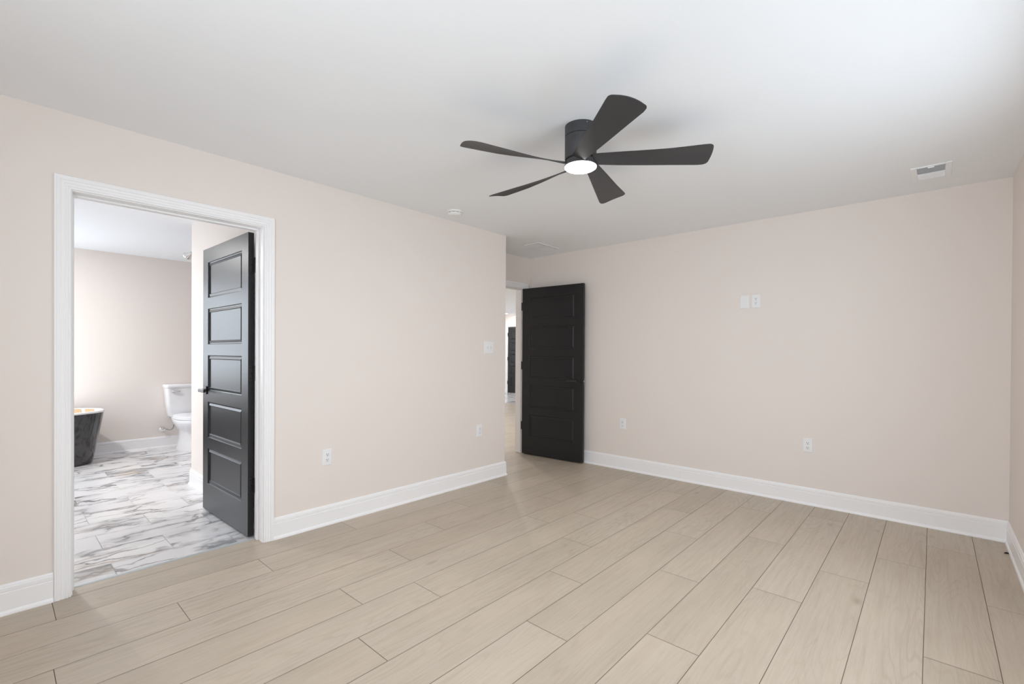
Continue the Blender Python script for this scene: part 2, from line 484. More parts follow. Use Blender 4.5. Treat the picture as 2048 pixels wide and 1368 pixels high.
def casing(bm, px, nx, y0, y1, zt, prof=CAS):
    """Mitred casing round an opening in a wall whose face is x = px, room on the nx side."""
    rings = []
    for (yy, sy, zz) in ((y0, -1, None), (y0, -1, zt), (y1, 1, zt), (y1, 1, None)):
        rings.append([(px + nx * t, yy + sy * u, 0.0 if zz is None else zz + u) for u, t in prof])
    add_loft(bm, rings)


def jamb(bm, x0, x1, y0, y1, zt, th=0.02):
    add_box(bm, (x0, y0 - th, 0), (x1, y0, zt + th)); add_box(bm, (x0, y1, 0), (x1, y1 + th, zt + th)); add_box(bm, (x0, y0, zt), (x1, y1, zt + th))


def stop(bm, x0, x1, y0, y1, zt, th=0.011):
    add_box(bm, (x0, y0, 0), (x1, y0 + th, zt - th)); add_box(bm, (x0, y1 - th, 0), (x1, y1, zt - th)); add_box(bm, (x0, y0, zt - th), (x1, y1, zt))


D1Y0, D1Y1, D1Z = 0.272, 1.177, 2.054
fr = thing('trim_1', 'white fluted frame of the bathroom doorway', 'door frame', (0, 0, 0), kind='structure')
bm = bmesh.new(); casing(bm, 0.0, 1, D1Y0 - 0.005, D1Y1 + 0.005, D1Z + 0.005); obj('casing', bm, M['trim'], fr)
bm = bmesh.new(); jamb(bm, -T - 0.002, -0.0002, D1Y0, D1Y1, D1Z); obj('jamb', bm, M['trim'], fr, bevel=0.0015)
bm = bmesh.new(); stop(bm, -0.100, -0.060, D1Y0, D1Y1, D1Z); obj('door_stop', bm, M['trim'], fr, bevel=0.003)

D2Y0, D2Y1, D2Z = 3.570, 4.430, 2.046
fr2 = thing('trim_2', 'white frame of the bedroom doorway in the recess', 'door frame', (0, 0, 0), kind='structure')
bm = bmesh.new(); casing(bm, ALC, 1, D2Y0 - 0.003, D2Y1 + 0.003, D2Z + 0.003); obj('casing', bm, M['trim'], fr2)
bm = bmesh.new(); jamb(bm, ALC - T - 0.002, ALC - 0.0002, D2Y0, D2Y1, D2Z, 0.0185); obj('jamb', bm, M['trim'], fr2, bevel=0.0015)
bm = bmesh.new(); stop(bm, ALC - 0.075, ALC - 0.037, D2Y0, D2Y1, D2Z); obj('door_stop', bm, M['trim'], fr2, bevel=0.003)

# ------------------------------------------------------------------ doors
LOOPS = [(0.0, 0.0), (0.002, -0.0065), (0.010, -0.0080), (0.020, -0.0045), (0.026, -0.0020), (0.028, -0.0075), (0.031, -0.0080)]


def leaf_bm(w, h, th, ya, z0=0.012, stile=0.112, top=0.108, rail=0.086, bot=0.212, npan=5):
    """Five-panel moulded leaf, x from 0.004 to w, faces at y = ya and ya + th."""
    bm = bmesh.new()
    x0, x1 = 0.004, w
    ph = (h - top - bot - rail * (npan - 1)) / npan
    xs = [x0, x0 + stile, x1 - stile, x1]
    zs = [z0, z0 + bot]
    for i in range(npan):
        zs.append(zs[-1] + ph)
        if i < npan - 1: zs.append(zs[-1] + rail)
    zs.append(z0 + h)
    for yf, s in ((ya, -1), (ya + th, 1)):
        V = {}

        def vv(x, z, d=0.0):
            k = (round(x, 5), round(z, 5), round(d, 5))
            if k not in V: V[k] = bm.verts.new((x, yf + s * d, z))
            return V[k]
        for i in range(3):
            for j in range(len(zs) - 1):
                panel = i == 1 and j % 2 == 1
                if not panel:
                    bm.faces.new([vv(xs[i], zs[j]), vv(xs[i + 1], zs[j]), vv(xs[i + 1], zs[j + 1]), vv(xs[i], zs[j + 1])])
                    continue
                a, b, c, d = xs[1], zs[j], xs[2], zs[j + 1]
                prev = None
                for ins, dep in LOOPS:
                    ring = [vv(a + ins, b + ins, dep), vv(c - ins, b + ins, dep), vv(c - ins, d - ins, dep), vv(a + ins, d - ins, dep)]
                    if prev:
                        for q in range(4):
                            r = (q + 1) % 4
                            bm.faces.new([prev[q], prev[r], ring[r], ring[q]])
                    prev = ring
                bm.faces.new(prev)
    zb, zt = zs[0], zs[-1]
    for q in (((x0, ya, zb), (x0, ya + th, zb), (x0, ya + th, zt), (x0, ya, zt)), ((x1, ya, zb), (x1, ya + th, zb), (x1, ya + th, zt), (x1, ya, zt)),
              ((x0, ya, zt), (x1, ya, zt), (x1, ya + th, zt), (x0, ya + th, zt)), ((x0, ya, zb), (x1, ya, zb), (x1, ya + th, zb), (x0, ya + th, zb))):
        bm.faces.new([bm.verts.new(p) for p in q])
    bmesh.ops.remove_doubles(bm, verts=bm.verts[:], dist=0.0002)
    return bm


def lever(parent, x, yf, s, z, back=-1):
    """Square-rose lever on the face y = yf (outward s); the lever points in the 'back' x direction."""
    bm = bmesh.new(); a, b = sorted((yf, yf + s * 0.009)); add_box(bm, (x - 0.031, a, z - 0.031), (x + 0.031, b, z + 0.031))
    h = obj('door_handle', bm, M['black_metal'], parent, bevel=0.002)
    bm = bmesh.new(); add_tube(bm, [(x, yf + s * 0.008, z), (x, yf + s * 0.050, z)], 0.011, 14)
    obj('neck', bm, M['black_metal'], h, auto=40)
    bm = bmesh.new(); a, b = sorted((yf + s * 0.036, yf + s * 0.052)); xa, xb = sorted((x - back * 0.012, x + back * 0.115))
    add_box(bm, (xa, a, z - 0.012), (xb, b, z + 0.012))
    obj('lever', bm, M['lever'], h, bevel=0.003)
    return h


def hinge(parent, z, ya, th, s):
    """Butt hinge at the pin (0, 0): knuckle plus the plate on the leaf's edge."""
    bm = bmesh.new()
    for k in range(5):
        add_lathe(bm, [(0.0062, z - 0.05 + k * 0.02 + 0.0006), (0.0062, z - 0.05 + (k + 1) * 0.02 - 0.0006)], 14)
    add_lathe(bm, [(0.0040, z - 0.054), (0.0048, z - 0.05), (0.0048, z + 0.05), (0.0040, z + 0.054)], 12)
    hg = obj('hinge', bm, M['black_metal'], parent, auto=40)
    bm = bmesh.new(); a, b = sorted((0.0, s * 0.034)); add_box(bm, (0.0005, a, z - 0.05), (0.0038, b, z + 0.05))
    obj('hinge_plate', bm, M['black_metal'], hg, bevel=0.001)
    for dz, yy in ((-0.036, 0.026), (0.0, 0.018), (0.036, 0.026)):
        bm = bmesh.new(); add_tube(bm, [(0.0006, s * yy, z + dz), (-0.0009, s * yy, z + dz)], [0.0045, 0.0038], 12)
        obj('screw', bm, M['lever'], hg, auto=40)
    return hg


def make_door(name, pin, ang, w, s, label, hz, lever_z, backlever=True, h=2.03):
    d = thing(name, label, 'door', (pin[0], pin[1], 0), (0, 0, R(ang)), kind='structure')
    th = 0.035
    ya = 0.005 if s > 0 else -0.005 - th
    obj('leaf', leaf_bm(w, h, th, ya), M['door'], d, bevel=0.0012, seg=1)
    for z in hz: hinge(d, z, ya, th, s)
    face_far = ya + th if s > 0 else ya          # face away from the pin side
    face_pin = ya if s > 0 else ya + th
    lever(d, w - 0.068, face_far, s, lever_z)
    if backlever: lever(d, w - 0.068, face_pin, -s, lever_z)
    bm = bmesh.new(); add_box(bm, (w - 0.0005, ya + th / 2 - 0.0125, lever_z - 0.028), (w + 0.0012, ya + th / 2 + 0.0125, lever_z + 0.028))
    obj('latch_plate', bm, M['black_metal'], d)
    bm = bmesh.new(); add_box(bm, (w + 0.001, ya + th / 2 - 0.006, lever_z - 0.010), (w + 0.011, ya + th / 2 + 0.006, lever_z + 0.010))
    lb = obj('latch_bolt', bm, M['chrome'], d, bevel=0.003); lb['label'] = 'shiny latch bolt'
    return d


make_door('door_1', (-T - 0.004, 1.1775), 181.6, 0.900, 1, 'black five panel door standing open into the bathroom', (1.826, 1.102, 0.349), 0.945)
make_door('door_2', (ALC + 0.004, 4.4285), 4.0, 0.858, -1, 'black five panel bedroom door standing open before the far wall', (1.829, 1.094, 0.347), 0.935)
# hinge plates on the frames
for fr_, xx, yy, zs in ((fr, -T + 0.016, D1Y1, (1.826, 1.102, 0.349)), (fr2, ALC - 0.020, D2Y1, (1.829, 1.094, 0.347))):
    for z in zs:
        bm = bmesh.new(); add_box(bm, (xx - 0.017, yy - 0.0022, z - 0.05), (xx + 0.017, yy + 0.001, z + 0.05)); obj('hinge_plate', bm, M['black_metal'], fr_, bevel=0.001)

# closed black door far down the hall
fd = thing('door_3', 'small black door on the far hall wall beyond the bedroom doorway', 'door', (-6.61, 10.765, 0), (0, 0, 0), kind='structure')
obj('leaf', leaf_bm(0.82, 2.03, 0.035, 0.0, 0.02), M['door'], fd)
for z in (1.83, 1.08, 0.34):
    bm = bmesh.new(); add_lathe(bm, [(0.011, z - 0.05), (0.011, z + 0.05)], 12, -0.006, -0.006); obj('hinge', bm, M['black_metal'], fd, auto=40)
lever(fd, 0.75, 0.0, -1, 0.94)
fr3 = thing('trim_4', 'white frame round the far black hall door', 'door frame', kind='structure')
bm = bmesh.new()
rings = []
for (xx, sx, zz) in ((-6.625, -1, None), (-6.625, -1, 2.07), (-5.775, 1, 2.07), (-5.775, 1, None)):
    rings.append([(xx + sx * u, 10.8 - 0.03 - t, 0.0 if zz is None else zz + u) for u, t in ([(0, -0.03)] + CAS[1:-1] + [(0.0645, -0.03)])])
add_loft(bm, rings)
obj('casing', bm, M['trim'], fr3)

# ------------------------------------------------------------------ windows (daylight sources, beside the viewpoint and in the bathroom, plus added ones behind the viewpoint and in the hall)


def window(name, label):
    ax, pl, a0, a1, z0, z1 = WIN[name]
    outw = 1 if (ax == 'x' and pl > 0) or False else -1

    def bx(bm, a, b, d0, d1, c, e):
        d0, d1 = sorted((pl + outw * d0, pl + outw * d1))
        if ax == 'x': add_box(bm, (d0, a, c), (d1, b, e))
        else: add_box(bm, (a, d0, c), (b, d1, e))
    w = thing(name, label, 'window', kind='structure')
    fwd = 0.05
    bm = bmesh.new()
    bx(bm, a0, a0 + fwd, 0.03, 0.12, z0, z1); bx(bm, a1 - fwd, a1, 0.03, 0.12, z0, z1)
    bx(bm, a0 + fwd, a1 - fwd, 0.03, 0.12, z0, z0 + fwd); bx(bm, a0 + fwd, a1 - fwd, 0.03, 0.12, z1 - fwd, z1)
    zm = (z0 + z1) / 2; bx(bm, a0 + fwd, a1 - fwd, 0.05, 0.10, zm - 0.025, zm + 0.025)
    obj('frame', bm, M['trim'], w)
    bm = bmesh.new(); bx(bm, a0 + fwd, a1 - fwd, 0.070, 0.074, z0 + fwd, zm - 0.025); bx(bm, a0 + fwd, a1 - fwd, 0.070, 0.074, zm + 0.025, z1 - fwd)
    obj('pane', bm, M['glass'], w)
    bm = bmesh.new()
    bx(bm, a0 - 0.06, a0, -0.016, 0.0, z0 - 0.06, z1 + 0.06); bx(bm, a1, a1 + 0.06, -0.016, 0.0, z0 - 0.06, z1 + 0.06)
    bx(bm, a0, a1, -0.016, 0.0, z1, z1 + 0.06); bx(bm, a0, a1, -0.016, 0.0, z0 - 0.06, z0)
    obj('casing', bm, M['trim'], w)
    return w


window('window_1', 'white framed bedroom window beside the viewpoint')
window('added_window_2', 'added white framed bedroom window behind the viewpoint')
window('window_3', 'white framed bathroom window above the black tub')
window('added_window_5', 'added white framed window in the side wall of the hall')
window('window_4', 'white framed bathroom window on the side wall near the tub')

# ------------------------------------------------------------------ ceiling fan
fan = thing('ceiling_fan', 'black five blade flush ceiling fan with a lit round lamp', 'ceiling fan', (1.8567, 2.0721, H))
FZ = 2.2381 - H
bm = bmesh.new()
add_lathe(bm, [(0.083, 0.0), (0.083, -0.052), (0.081, -0.0545)], 64)
canopy = obj('canopy', bm, M['fan'], fan, auto=30)
bm = bmesh.new()
add_lathe(bm, [(0.079, -0.0545), (0.081, -0.057), (0.083, -0.059), (0.083, -0.168), (0.080, -0.174), (0.070, -0.178)], 64)
motor = obj('motor_housing', bm, M['fan'], fan, auto=30)


def slots(parent, z0, z1, azs):
    for az in azs:
        for k in range(4):
            a = R(az + (k - 1.5) * 8.2)
            u = Vector((math.cos(a), math.sin(a), 0)); t = Vector((-u.y, u.x, 0))
            bm = bmesh.new()
            c0 = u * 0.0800
            rings = []
            for dz in (z0, z1):
                rings.append([c0 + t * sx * 0.0019 + u * du + Vector((0, 0, dz)) for sx, du in ((-1, 0), (1, 0), (1, 0.0034), (-1, 0.0034))])
            add_loft(bm, rings)
            obj('vent_slot', bm, M['slot'], parent)


view_az = math.degrees(math.atan2(-2.0721, 3.2442 - 1.8567))
slots(canopy, -0.040, -0.016, [view_az - 22 + k * 90 for k in range(4)])
slots(motor, -0.103, -0.073, [view_az - 22 + k * 90 for k in range(4)])
a = R(view_az + 22)
bm = bmesh.new(); u = Vector((math.cos(a), math.sin(a), 0)); add_tube(bm, [u * 0.0825 + Vector((0, 0, -0.012)), u * 0.0855 + Vector((0, 0, -0.012))], [0.0035, 0.0025], 10)
obj('canopy_screw', bm, M['chrome'], canopy)
bm = bmesh.new(); add_lathe(bm, [(0.070, -0.178), (0.078, -0.181), (0.078, -0.199), (0.084, -0.202), (0.0855, -0.205), (0.0855, -0.210), (0.083, -0.2115)], 56)
obj('lamp_ring', bm, M['fan'], fan, auto=30)
bm = bmesh.new(); add_lathe(bm, [(0.0835, -0.2105), (0.083, -0.215), (0.076, -0.2195), (0.05, -0.223), (0.02, -0.2245), (0.001, -0.2247)], 56)
lens = obj('lamp_lens', bm, M['lamp'], fan, smooth=True); lens['label'] = 'glowing white round lens'


def blade_bm():
    """One twisted blade along +x, root at the hub, greater-angle edge (+y) lower."""
    bm = bmesh.new(); rings = []
    rr = [0.060, 0.085, 0.11, 0.145, 0.19, 0.24, 0.30, 0.37, 0.45, 0.53, 0.60, 0.628, 0.640, 0.646, 0.6495]
    n = 12
    for r in rr:
        s = min(1.0, max(0.0, (r - 0.06) / 0.42)); s = 1 - (1 - s) ** 1.6
        pit = R(34) * (1 - s) + R(13.2) * s
        hc = 0.031 + (0.083 - 0.031) * min(1, (r - 0.06) / 0.54)
        if r > 0.60:
            q = (r - 0.60) / 0.0496
            hc -= 0.024 * (1 - math.sqrt(max(0.0, 1 - max(0, (q - 0.45) / 0.55) ** 2)))
        th = 0.0042 + 0.004 * (1 - s)
        zc = 0.014 * (1 - s)
        ring = []
        for k in range(2 * n):
            if k < n: y = -1 + 2 * k / (n - 1); side = 1
            else: y = 1 - 2 * (k - n) / (n - 1); side = -1
            t = th * (0.25 + 0.75 * math.sqrt(max(0, 1 - y * y)))
            yy = hc * y - 0.040 * (1 - min(1, (r - 0.06) / 0.54)); zz = side * t / 2 + 0.010 * (1 - y * y) * s * 0.5
            bow = 0.006 * (1 - y * y) if r > 0.60 else 0.0
            ring.append((r + bow * min(1, (r - 0.60) / 0.0496 if r > 0.6 else 0), yy * math.cos(pit) + zz * math.sin(pit), zc - hc * y * math.sin(pit) + zz * math.cos(pit)))
        rings.append(ring)
    add_loft(bm, rings)
    return bm


b0 = obj('blade', blade_bm(), M['fan'], fan, auto=50)
b0.location = (0, 0, FZ)
for k in range(5):
    b = b0 if k == 0 else b0.copy()
    if k: COL.objects.link(b); b.parent = fan
    # the rotor hangs very slightly out of level
    b.rotation_euler = (Vector((0, 0, 1)).rotation_difference(Vector((-0.0172, -0.0232, 1)).normalized()).to_matrix() @ Matrix.Rotation(R(-39.5 + 72 * k), 3, 'Z')).to_euler()
fl = bpy.data.lights.new('fan_lamp_light', 'AREA'); fl.shape = 'DISK'; fl.size = 0.15; fl.energy = 7; fl.color = (1.0, 0.96, 0.91)
flo = bpy.data.objects.new('fan_lamp_light', fl); COL.objects.link(flo); flo.location = (1.8567, 2.0721, H - 0.229)

# ------------------------------------------------------------------ ceiling fittings


def two_way_vent(name, x0, x1, y0, y1, label, loc=None):
    v = thing(name, label, 'vent', ((x0 + x1) / 2, (y0 + y1) / 2, H), group='white ceiling vents')
    hx, hy = (x1 - x0) / 2, (y1 - y0) / 2
    ix, iy = hx - 0.032, hy - 0.022
    bm = bmesh.new(); t = 0.007
    add_box(bm, (-hx, -hy, -t), (-ix, hy, -0.0002)); add_box(bm, (ix, -hy, -t), (hx, hy, -0.0002))
    add_box(bm, (-ix, -hy, -t), (ix, -iy, -0.0002)); add_box(bm, (-ix, iy, -t), (ix, hy, -0.0002))
    obj('frame', bm, M['vent'], v, bevel=0.003)
    box_obj('backing', (-ix - 0.003, -iy - 0.003, -0.0014), (ix + 0.003, iy + 0.003, -0.0004), M['duct'], v)
    n = 16
    for k in range(n):
        c = -iy + (k + 0.5) * 2 * iy / n
        sgn = 1 if k < n / 2 else -1
        bm = bmesh.new(); w = 0.0095; a = R(40)
        dy, dz = w / 2 * math.cos(a), w / 2 * math.sin(a)
        add_loft(bm, [[(x, c - dy * 1, -0.0062 - sgn * dz), (x, c + dy, -0.0062 + sgn * dz), (x, c + dy, -0.0055 + sgn * dz), (x, c - dy, -0.0055 - sgn * dz)] for x in (-ix, ix)])
        obj('louver', bm, M['vent'], v)
    box_obj('damper_tab', (-0.016, -iy - 0.006, -0.013), (0.016, -iy + 0.004, -0.0065), M['vent'], v, bevel=0.0015)
    return v


two_way_vent('ceiling_vent', 3.127, 3.325, 3.922, 4.214, 'white ceiling vent with half its louvers dark above the far corner')

rg = thing('ceiling_grille', 'flat white return air grille on the ceiling of the recess before the bedroom door', 'vent', (-0.017, 4.118, H), group='white ceiling vents')
hx, hy = 0.100, 0.195
bm = bmesh.new(); t = 0.006
add_box(bm, (-hx, -hy, -t), (-hx + 0.022, hy, -0.0002)); add_box(bm, (hx - 0.022, -hy, -t), (hx, hy, -0.0002))
add_box(bm, (-hx + 0.022, -hy, -t), (hx - 0.022, -hy + 0.022, -0.0002)); add_box(bm, (-hx + 0.022, hy - 0.022, -t), (hx - 0.022, hy, -0.0002))
add_box(bm, (-hx + 0.022, -0.004, -t), (hx - 0.022, 0.004, -0.0002))
obj('frame', bm, M['vent'], rg, bevel=0.002)
box_obj('backing', (-hx + 0.02, -hy + 0.02, -0.0012), (hx - 0.02, hy - 0.02, -0.0004), M['duct'], rg)
for k in range(24):
    c = (-hy + 0.029 if k < 12 else 0.009) + (k % 12 + 0.5) * (hy - 0.038) / 12
    bm = bmesh.new(); add_box(bm, (-hx + 0.029, c - 0.0062, -0.0048), (hx - 0.029, c + 0.0062, -0.0040)); obj('louver', bm, M['vent'], rg)

sd = thing('smoke_detector', 'round white smoke detector on the ceiling near the wall top', 'smoke detector', (0.236, 2.612, H))
bm = bmesh.new(); add_lathe(bm, [(0.066, 0), (0.0675, -0.004), (0.0675, -0.011), (0.064, -0.0135), (0.058, -0.0135)], 48); obj('base_plate', bm, M['plastic2'], sd, auto=35)
bm = bmesh.new(); add_lathe(bm, [(0.0555, -0.0125), (0.0555, -0.0185)], 48); obj('vent_gap', bm, M['duct'], sd, auto=35)
bm = bmesh.new(); add_lathe(bm, [(0.060, -0.0185), (0.061, -0.021), (0.056, -0.030), (0.046, -0.037), (0.030, -0.0385), (0.001, -0.039)], 48); obj('cover', bm, M['plastic2'], sd, auto=35)
for k in range(10):
    a = 2 * math.pi * k / 10
    bm = bmesh.new(); add_box(bm, (0.054, -0.004, -0.0190), (0.0600, 0.004, -0.0125)); o = obj('rib', bm, M['plastic2'], sd); o.rotation_euler = (0, 0, a)
bm = bmesh.new(); add_lathe(bm, [(0.011, -0.0385), (0.0105, -0.0415), (0.001, -0.042)], 24, 0.022, -0.012); obj('test_button', bm, M['plastic'], sd, auto=35)

for i, (x, y) in enumerate(HALL_SPOTS + [BATH_FILL_SPOT]):
    hall = i < len(HALL_SPOTS)
    rl = thing('recessed_light', 'small lit recessed light in the hall ceiling before the far black door' if i == 0 else 'added unseen recessed light in the hall ceiling near the bedroom doorway' if hall else 'added unseen recessed light in the bathroom ceiling', 'ceiling light', (x, y, H))
    bm = bmesh.new(); add_lathe(bm, [(0.085, 0), (0.085, -0.004), (0.07, -0.008), (0.066, -0.004)], 32); obj('rim', bm, M['trim'], rl, auto=40)
    bm = bmesh.new(); add_lathe(bm, [(0.066, -0.004), (0.05, -0.0075), (0.001, -0.009)], 32); obj('lens', bm, M['downlight'], rl, smooth=True)
    d = bpy.data.lights.new('downlight', 'AREA'); d.shape = 'DISK'; d.size = 0.13; d.energy = 12 if i == 0 else 24 if hall else 30; d.color = (1.0, 0.97, 0.93)
    o = bpy.data.objects.new('downlight', d); COL.objects.link(o); o.location = (x, y, H - 0.014)

# ------------------------------------------------------------------ wall plates (local frame: x along the wall, z up, -y out of the wall)


def plate_bm(w, h, t=0.006):
    bm = bmesh.new()
    add_loft(bm, [[(-w / 2, 0, -h / 2), (w / 2, 0, -h / 2), (w / 2, 0, h / 2), (-w / 2, 0, h / 2)],
                  [(-w / 2, -t * 0.45, -h / 2), (w / 2, -t * 0.45, -h / 2), (w / 2, -t * 0.45, h / 2), (-w / 2, -t * 0.45, h / 2)],
                  [(-w / 2 + 0.004, -t, -h / 2 + 0.004), (w / 2 - 0.004, -t, -h / 2 + 0.004), (w / 2 - 0.004, -t, h / 2 - 0.004), (-w / 2 + 0.004, -t, h / 2 - 0.004)]])
    return bm


def screw_head(parent, x, z, y=-0.006, r=0.0032):
    bm = bmesh.new(); add_tube(bm, [(x, y + 0.0005, z), (x, y - 0.0009, z)], [r, r * 0.8], 12)
    return obj('screw', bm, M['screw'], parent, auto=40)


def make_outlet(label, group):
    o = thing('wall_outlet', label, 'outlet', group=group)
    obj('cover_plate', plate_bm(0.072, 0.117), M['plastic'], o, bevel=0.0008)
    for s in (1, -1):
        zc = s * 0.0195
        bm = bmesh.new(); ring = []
        for k in range(32):
            a = 2 * math.pi * k / 32
            ring.append((0.0172 * math.cos(a), max(-0.0135, min(0.0135, 0.0172 * math.sin(a)))))
        add_loft(bm, [[(x, -0.0055, z + zc) for x, z in ring], [(x, -0.0074, z + zc) for x, z in ring], [(x * 0.94, -0.0080, z * 0.94 + zc) for x, z in ring]])
        rc = obj('receptacle', bm, M['plastic'], o, auto=40)
        for lo, hi in (((-0.0078, zc + 0.0005), (-0.0050, zc + 0.0095)), ((0.0050, zc + 0.0012), (0.0076, zc + 0.0090))):
            box_obj('contact_slot', (lo[0], -0.0083, lo[1]), (hi[0], -0.0070, hi[1]), M['slot'], rc)
        bm = bmesh.new(); add_tube(bm, [(0, -0.0070, zc - 0.0062), (0, -0.0083, zc - 0.0062)], 0.0029, 12); obj('ground_hole', bm, M['slot'], rc)
    screw_head(o, 0, 0)
    return o


ON_LEFT = (0, 0, R(90))    # local -y turned to +x
og = 'white duplex wall outlets'
o1 = make_outlet('white outlet low on the wall beside the bathroom doorway', og)
spots = [((0.0, 1.615, 0.488), ON_LEFT, None),
         ((0.0, 3.140, 0.499), ON_LEFT, 'white outlet low near the free wall end, below the light switch'),
         ((0.767, B, 0.494), (0, 0, 0), 'white outlet low on the far wall beside the open bedroom door'),
         ((2.477, B, 0.495), (0, 0, 0), 'white outlet low on the far wall, farther from the bedroom door'),
         ((2.073, B, 1.722), (0, 0, 0), 'white outlet high on the far wall beside the blank plate')]
for i, (loc, rot, lab) in enumerate(spots):
    o = o1 if i == 0 else copy_tree(o1)
    o.location = loc; o.rotation_euler = rot
    if lab: o['label'] = lab

bp = thing('blank_wall_plate', 'plain white blank wall plate high on the far wall beside an outlet', 'wall plate', (1.978, B, 1.722))
obj('cover_plate', plate_bm(0.078, 0.122), M['plastic'], bp, bevel=0.0008)
for z in (0.048, -0.048): screw_head(bp, 0, z)

sw = thing('light_switch', 'white double toggle light switch near the free wall end', 'light switch', (0.0, 3.263, 1.301), ON_LEFT)
obj('cover_plate', plate_bm(0.126, 0.122), M['plastic'], sw, bevel=0.0008)
for x in (-0.023, 0.023):
    box_obj('toggle_slot', (x - 0.0058, -0.0066, -0.0125), (x + 0.0058, -0.0055, 0.0125), M['screw'], sw)
    bm = bmesh.new()
    add_loft(bm, [[(x - 0.0045, -0.0062, -0.006), (x + 0.0045, -0.0062, -0.006), (x + 0.0045, -0.0062, 0.006), (x - 0.0045, -0.0062, 0.006)],
                  [(x - 0.0038, -0.018, 0.004), (x + 0.0038, -0.018, 0.004), (x + 0.0038, -0.016, 0.011), (x - 0.0038, -0.016, 0.011)]])
    obj('toggle', bm, M['plastic'], sw, bevel=0.001)
    for z in (0.030, -0.030): screw_head(sw, x, z)

# ------------------------------------------------------------------ bathroom: tub
def oval(cx, cy, ax, ay, z, n=72, p=2.35):
    out = []
    for i in range(n):
        a = 2 * math.pi * i / n; c, s = math.cos(a), math.sin(a)
        out.append((cx + ax * math.copysign(abs(c) ** (2 / p), c), cy + ay * math.copysign(abs(s) ** (2 / p), s), z))
    return out


TX, TY = -3.745, 0.045
tub = thing('bathtub', 'black freestanding bathtub with white inside in the bathroom', 'bathtub', (TX, TY, 0))
bm = bmesh.new(); rings = []
for z, ax, ay in ((0.0, 0.250, 0.700), (0.012, 0.256, 0.706), (0.10, 0.275, 0.722), (0.25, 0.305, 0.748), (0.40, 0.335, 0.774), (0.52, 0.358, 0.793), (0.572, 0.367, 0.800)):
    rings.append(oval(0, 0, ax, ay, z))
lo_ = add_loft(bm, rings, cap=False)
bm.faces.new(list(reversed(lo_[0])))
obj('outer_shell', bm, M['tub_out'], tub, auto=40)
bm = bmesh.new(); rings = []
for z, ax, ay in ((0.565, 0.369, 0.802), (0.580, 0.371, 0.804), (0.587, 0.366, 0.799), (0.588, 0.352, 0.785), (0.582, 0.345, 0.778), (0.40, 0.300, 0.735), (0.22, 0.262, 0.690), (0.15, 0.225, 0.64), (0.13, 0.15, 0.53), (0.128, 0.02, 0.2)):
    rings.append(oval(0, 0, ax, ay, z))
bi_ = add_loft(bm, rings, cap=False)
bm.faces.new(bi_[-1])
tl_ = obj('inner_basin', bm, M['tub_in'], tub, auto=40); tl_['label'] = 'white basin and rim'
for name_, y0, y1, lean, lab in (('cardboard_strip', 0.705, 0.775, 0.0, 'tan cardboard strip inside the tub, the one nearer its end'), ('cardboard_strip', 0.60, 0.675, 0.0, 'tan cardboard strip inside the tub behind the doorway frame')):
    bm = bmesh.new()
    rings = []
    for y in (y0, (y0 + y1) / 2, y1):
        def xin(yy, z):
            t = min(1, max(0, (z - 0.40) / 0.182)); ax = 0.300 + 0.045 * t; ay = 0.735 + 0.043 * t
            return -ax * (1 - (abs(yy) / ay) ** 2.35) ** (1 / 2.35)
        yl = y - TY
        xa, xb = TX + xin(yl, 0.50) + 0.0015, TX + xin(yl, 0.582) + 0.0015
        rings.append([(xa, y, 0.50), (xa + 0.012, y, 0.50), (xb + 0.012, y, 0.583), (xb, y, 0.583)])
    add_loft(bm, rings)
    tag(obj(name_, bm, M['card'], bevel=0.001), lab, 'cardboard', group='cardboard strips in the tub')

# ------------------------------------------------------------------ bathroom: toilet (faces +x, tank to the rear wall)
toi = thing('toilet', 'white two piece toilet half hidden behind the short bathroom wall', 'toilet', (BX, 1.69, 0))


def rrect(x0, x1, hw, z, r=0.035, n=5):
    out = []
    for cx, cy, a0 in ((x1 - r, hw - r, 0), (x0 + r, hw - r, 90), (x0 + r, -hw + r, 180), (x1 - r, -hw + r, 270)):
        for k in range(n + 1):
            a = R(a0 + 90 * k / n); out.append((cx + r * math.cos(a), cy + r * math.sin(a), z))
    return out


bm = bmesh.new(); add_loft(bm, [rrect(0.025, 0.185, 0.175, 0.405), rrect(0.022, 0.192, 0.188, 0.42), rrect(0.018, 0.205, 0.205, 0.60), rrect(0.015, 0.212, 0.217, 0.775)])
tank = obj('tank', bm, M['porcelain'], toi, auto=50)
bm = bmesh.new(); add_loft(bm, [rrect(0.012, 0.218, 0.222, 0.776), rrect(0.008, 0.224, 0.228, 0.782), rrect(0.008, 0.224, 0.228, 0.808), rrect(0.016, 0.214, 0.220, 0.820)])
obj('tank_lid', bm, M['porcelain'], toi, auto=50)
bm = bmesh.new(); add_tube(bm, [(0.205, -0.150, 0.735), (0.232, -0.150, 0.735)], [0.016, 0.014], 16)
fl_ = obj('flush_handle', bm, M['chrome'], toi, auto=40)
bm = bmesh.new(); add_tube(bm, [(0.231, -0.162, 0.735), (0.234, -0.12, 0.733), (0.231, -0.075, 0.727)], [0.011, 0.010, 0.006], 12); obj('lever', bm, M['chrome'], fl_, smooth=True)


def egg(x0, x1, hw, z, n=48, back=0.62):
    """Bowl outline: rounded front at x1, squarer back at x0."""
    out = []; xm = x0 + (x1 - x0) * 0.42
    for i in range(n):
        a = 2 * math.pi * i / n; c, s = math.cos(a), math.sin(a)
        if c >= 0: out.append((xm + (x1 - xm) * c, hw * s, z))
        else: out.append((xm + (xm - x0) * math.copysign(abs(c) ** back, c), hw * math.copysign(abs(s) ** 0.85, s), z))
    return out


